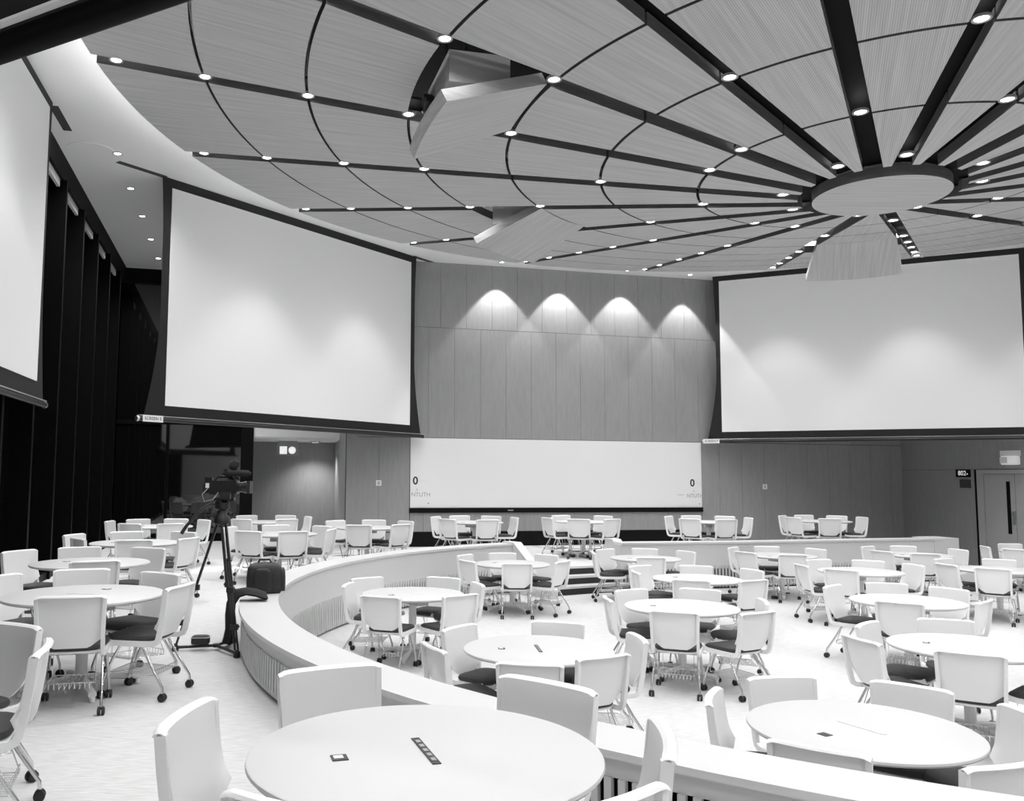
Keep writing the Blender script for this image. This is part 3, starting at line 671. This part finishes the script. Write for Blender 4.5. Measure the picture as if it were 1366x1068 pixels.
CLOSED = ('T1', 'U1', 'U2', 'U3', 'T3', 'T4', 'T5', 'T6', 'T7', 'T8', 'T9', 'T10', 'T11', 'T12', 'T13', 'T14', 'U4', 'U5', 'U6', 'U7', 'U8', 'U9', 'U10', 'U11', 'U0')
EXTRA = {'T7': [('front right', -52, .86)]}
for key, ((cx, cy), L) in DATA.items():
    z = PIT if key[0] == 'T' else 0.0
    if t_proto is None: t_proto = proto_table(); t = t_proto
    else: t = copy_tree(t_proto)
    t.location = (cx, cy, z); t.rotation_euler = (0, 0, rad(TROT.get(key, random.uniform(60, 125))))
    t['label'] = 'round white table, ' + TL[key]
    if key in CLOSED:
        for ch in list(t.children):
            nm = ch.name.split('.')[0]
            if nm == 'power_strip': ch.material_slots[0].link = 'OBJECT'; ch.material_slots[0].material = M['lid']
            if nm == 'socket_row' or (nm == 'outlet_cover' and key == 'T1'): bpy.data.objects.remove(ch)
    seats = sorted([list(q) for q in L] + [list(q) for q in EXTRA.get(key, [])], key=lambda q: q[1])
    SEP = 40 if hypot(cx, cy) < 13 else 47
    for _ in range(30):
        for i in range(len(seats)):
            p, q = seats[i], seats[(i + 1) % len(seats)]; d = (q[1] - p[1]) % 360
            if len(seats) > 1 and d < SEP: p[1] -= (SEP - d) / 2; q[1] += (SEP - d) / 2
    for nm, ang, r in seats:
        if c_proto is None: c_proto = proto_chair(); c = c_proto
        else: c = copy_tree(c_proto)
        a = rad(ang); rs = max(r, .80) - .30
        c.location = (cx + rs * cos(a), cy + rs * sin(a), z); c.rotation_euler = (0, 0, a + pi / 2 + rad(random.uniform(-4, 4)))
        c['label'] = 'white chair %s %s' % (POS[nm], TL[key])

# ------------------------------------------------------------------ tripod, camera, bags
tr = thing('tripod', 'black video tripod standing in the left aisle', 'tripod', (-2.13, 8.48, 0))
AP = (0.02, 0, 1.22)
for fx, fy in ((-.38, -.06), (.28, -.34), (.08, .36)):
    leg = MB(); f3 = Vector((fx, fy, .03)); top = Vector((AP[0] + fx * .10, AP[1] + fy * .10, AP[2]))
    side = Vector((-fy, fx, 0)).normalized() * .022; mid = top.lerp(f3, .52)
    for s in (-1, 1): leg.tube([top + side * s, mid + side * s], .0125, 8)
    leg.tube([top.lerp(f3, .30), top.lerp(f3, .80)], .012, 8)
    for s in (-1, 1): leg.tube([top.lerp(f3, .45) + side * s * .7, top.lerp(f3, .97) + side * s * .7], .010, 8)
    l = leg.build('leg', 'satin', tr, True)
    for q in (.52, .80):
        b = MB(); p = top.lerp(f3, q); b.box(p, (.07, .05, .05)); b.tube([p, p + side * 2.2], .012, 8); b.build('clamp', 'rubber', l)
    b = MB(); b.lathe([(.03, 0), (.035, .01), (.03, .05), (.012, .07)], (fx, fy, 0), 12); b.build('rubber_foot', 'rubber', l, True)
b = MB()
for fx, fy in ((-.38, -.06), (.28, -.34), (.08, .36)): b.tube([(0, 0, .045), (fx, fy, .035)], .014, 8)
b.lathe([(.035, .03), (.035, .06)], (0, 0, 0), 12); b.build('spreader', 'satin', tr, True)
b = MB(); b.lathe([(.05, 1.20), (.075, 1.22), (.075, 1.27), (.05, 1.30), (.045, 1.34), (.07, 1.36), (.07, 1.42), (.05, 1.44)], (AP[0], AP[1], 0), 20); b.box((AP[0] + .02, 0, 1.455), (.20, .08, .03)); b.build('fluid_head', 'satin', tr, True)
b = MB(); b.tube([(AP[0] - .04, -.02, 1.40), (AP[0] - .10, -.04, 1.41), (AP[0] - .18, -.06, 1.36), (AP[0] - .32, -.1, 1.19), (AP[0] - .36, -.11, 1.12)], [.012, .012, .012, .016, .018], 10); b.build('pan_handle', 'rubber', tr, True)
vc = thing('video_camera', 'black video camera with a furry microphone on top of the tripod', 'camera', (-2.13, 8.48, 1.47), 0)
b = MB(); b.box((.04, 0, .10), (.26, .13, .13)); b.box((-.02, 0, .055), (.16, .10, .05)); b.build('body', 'satin', vc)
b = MB(); b.lathe([(.045, 0), (.05, .03), (.05, .06), (.058, .08), (.058, .12), (.05, .12)], (.16, 0, .10), 20, mx=Matrix.Rotation(pi / 2, 3, 'Y')); b.build('lens', 'satin', vc, True)
b = MB(); b.box((.29, -.01, .10), (.03, .16, .12)); b.build('lens_hood', 'rubber', vc)
b = MB(); b.tube([(.02, -.03, .235), (.05, -.03, .237), (.16, -.03, .237), (.27, -.03, .236), (.30, -.03, .235)], [.012, .028, .032, .030, .012], 14); b.build('microphone', 'cloth', vc, True)
b = MB(); b.tube([(-.06, 0, .16), (-.03, 0, .20), (.10, 0, .205), (.14, 0, .165)], .011, 8); b.build('top_handle', 'satin', vc, True)
b = MB(); b.lathe([(.03, 0), (.045, .02), (.048, .06), (.03, .10)], (.10, 0, .275), 14, mx=Matrix.Rotation(.6, 3, 'Y')); b.box((.055, -.05, .265), (.035, .01, .022)); b.build('viewfinder', 'cloth', vc, True)
b = MB(); b.box((-.11, -.03, .17), (.07, .05, .05)); b.box((-.13, -.03, .09), (.05, .06, .09)); b.build('receiver', 'satin', vc)
b = MB(); b.box((-.115, -.065, .115), (.035, .004, .045)); b.build('tag', 'white', vc)
b = MB(); b.tube([(-.10, -.05, .10), (-.16, -.08, .03), (-.13, -.10, -.04), (-.05, -.10, -.02), (.0, -.08, .05)], .005, 8); b.build('cable', 'steel', vc, True)
b = MB(); b.box((.07, -.09, .02), (.10, .05, .07)); b.build('battery', 'rubber', vc)

def rounded_bag(b, w, d, h, c=(0, 0, 0), e=.5, n=36, taper=.9):
    vs = []; lv = [(.80, 0), (.95, .03), (1, .10), (1.02, .35), (1.0, .6), (taper, .82), (taper * .85, .93), (taper * .6, .985), (taper * .3, 1.0)]
    for s, z in lv:
        for k in range(n):
            th = 2 * pi * k / n; x = math.copysign(abs(cos(th)) ** e, cos(th)) * w / 2 * s; y = math.copysign(abs(sin(th)) ** e, sin(th)) * d / 2 * s
            vs.append((c[0] + x, c[1] + y, c[2] + z * h))
    m_ = len(lv); b.add(vs, [(i * n + k, i * n + (k + 1) % n, (i + 1) * n + (k + 1) % n, (i + 1) * n + k) for i in range(m_ - 1) for k in range(n)] + [tuple(range(n))[::-1], tuple((m_ - 1) * n + k for k in range(n))])
a = rad(186.2); bx, by = RC[0] + 7.57 * cos(a), RC[1] + 7.57 * sin(a)
bg = thing('camera_bag', 'black padded camera bag sitting on the low curved wall', 'bag', (bx, by, RH), rad(12))
b = MB(); rounded_bag(b, .37, .25, .315, e=.38, taper=.95); b.build('body', 'bag', bg, True)
b = MB(); rounded_bag(b, .19, .06, .25, (-.02, -.135, .015)); b.build('front_pocket', 'bag', bg, True)
b = MB(); b.box((.0, -.168, .13), (.045, .012, .22)); b.build('strap', 'rubber', bg)
b = MB(); b.tube([(-.07, 0, .31), (-.05, 0, .345), (.05, 0, .345), (.07, 0, .31)], .011, 8); b.build('handle', 'rubber', bg, True)
b = MB(); rounded_bag(b, .07, .20, .24, (.185, 0, .02)); b.build('side_pocket', 'bag', bg, True)
a = rad(190.6); u_r = (cos(a), sin(a)); u_t = (-sin(a), cos(a))
jk = thing('cloth_bag', 'black cloth bag draped over the outer edge of the low wall', 'bag', (RC[0] + 7.6 * cos(a), RC[1] + 7.6 * sin(a), 0), 0)
b = MB(); sec = [(-.10, RH + .02), (0, RH + .055), (.10, RH + .07), (.17, RH + .05), (.215, RH - .03), (.225, RH - .15), (.22, RH - .28), (.235, RH - .36), (.25, .03)]
vs = []; nT = 11
for i, (r, z) in enumerate(sec):
    for k in range(nT):
        s = (k / (nT - 1) - .5); w = .26 - .02 * i + .02 * sin(i * 1.7); wob = .012 * sin(k * 1.9 + i)
        x = u_r[0] * (r + wob + .01) + u_t[0] * s * w; y = u_r[1] * (r + wob + .01) + u_t[1] * s * w; vs.append((x, y, z + .015 * cos(k * 1.3) * (i < 4) + (0.0)))
for i, (r, z) in enumerate(sec):
    for k in range(nT):
        s = (k / (nT - 1) - .5); w = .24 - .02 * i + .02 * sin(i * 1.7); lift = (.05 if i < 4 else 0) * (1 - 4 * s * s)
        out = .07 * (1 - 4 * s * s) if i >= 3 else 0
        vs.append((u_r[0] * (r + out + .02) + u_t[0] * s * w, u_r[1] * (r + out + .02) + u_t[1] * s * w, z + lift + .01))
nA = len(sec) * nT; f = []
for i in range(len(sec) - 1):
    for k in range(nT - 1):
        q = i * nT + k; f += [(q, q + nT, q + nT + 1, q + 1), (nA + q, nA + q + 1, nA + q + nT + 1, nA + q + nT)]
for i in range(len(sec) - 1):
    q = i * nT; f.append((q, nA + q, nA + q + nT, q + nT)); q += nT - 1; f.append((q, q + nT, nA + q + nT, nA + q))
for k in range(nT - 1): f.append((k, k + 1, nA + k + 1, nA + k)); q = (len(sec) - 1) * nT + k; f.append((q, nA + q, nA + q + 1, q + 1))
b.add(vs, f); b.build('sack', 'cloth', jk, True)
po = thing('pouch', 'small black pouch lying on the floor by the tripod feet', 'pouch', (-2.28, 8.47, .06), rad(6))
b = MB(); rounded_bag(b, .17, .11, .085, e=.35, taper=.96); b.build('case', 'bag', po, True)
b = MB(); b.box((0, 0, .066), (.168, .118, .008)); b.build('zip_band', 'steel', po)

# ------------------------------------------------------------------ world / view
w = bpy.data.worlds.new('world'); sc.world = w; w.use_nodes = True
w.node_tree.nodes['Background'].inputs[0].default_value = (0, 0, 0, 1); w.node_tree.nodes['Background'].inputs[1].default_value = 0
vs_ = sc.view_settings; vs_.view_transform = 'Standard'; vs_.look = 'None'; vs_.gamma = 1; vs_.use_curve_mapping = False
vs_.exposure = -0.2
cy = sc.cycles
cy.use_denoising = True; cy.adaptive_threshold = .025; cy.max_bounces = 5; cy.diffuse_bounces = 4; cy.glossy_bounces = 3; cy.sample_clamp_indirect = 6
cy.caustics_reflective = False; cy.caustics_refractive = False
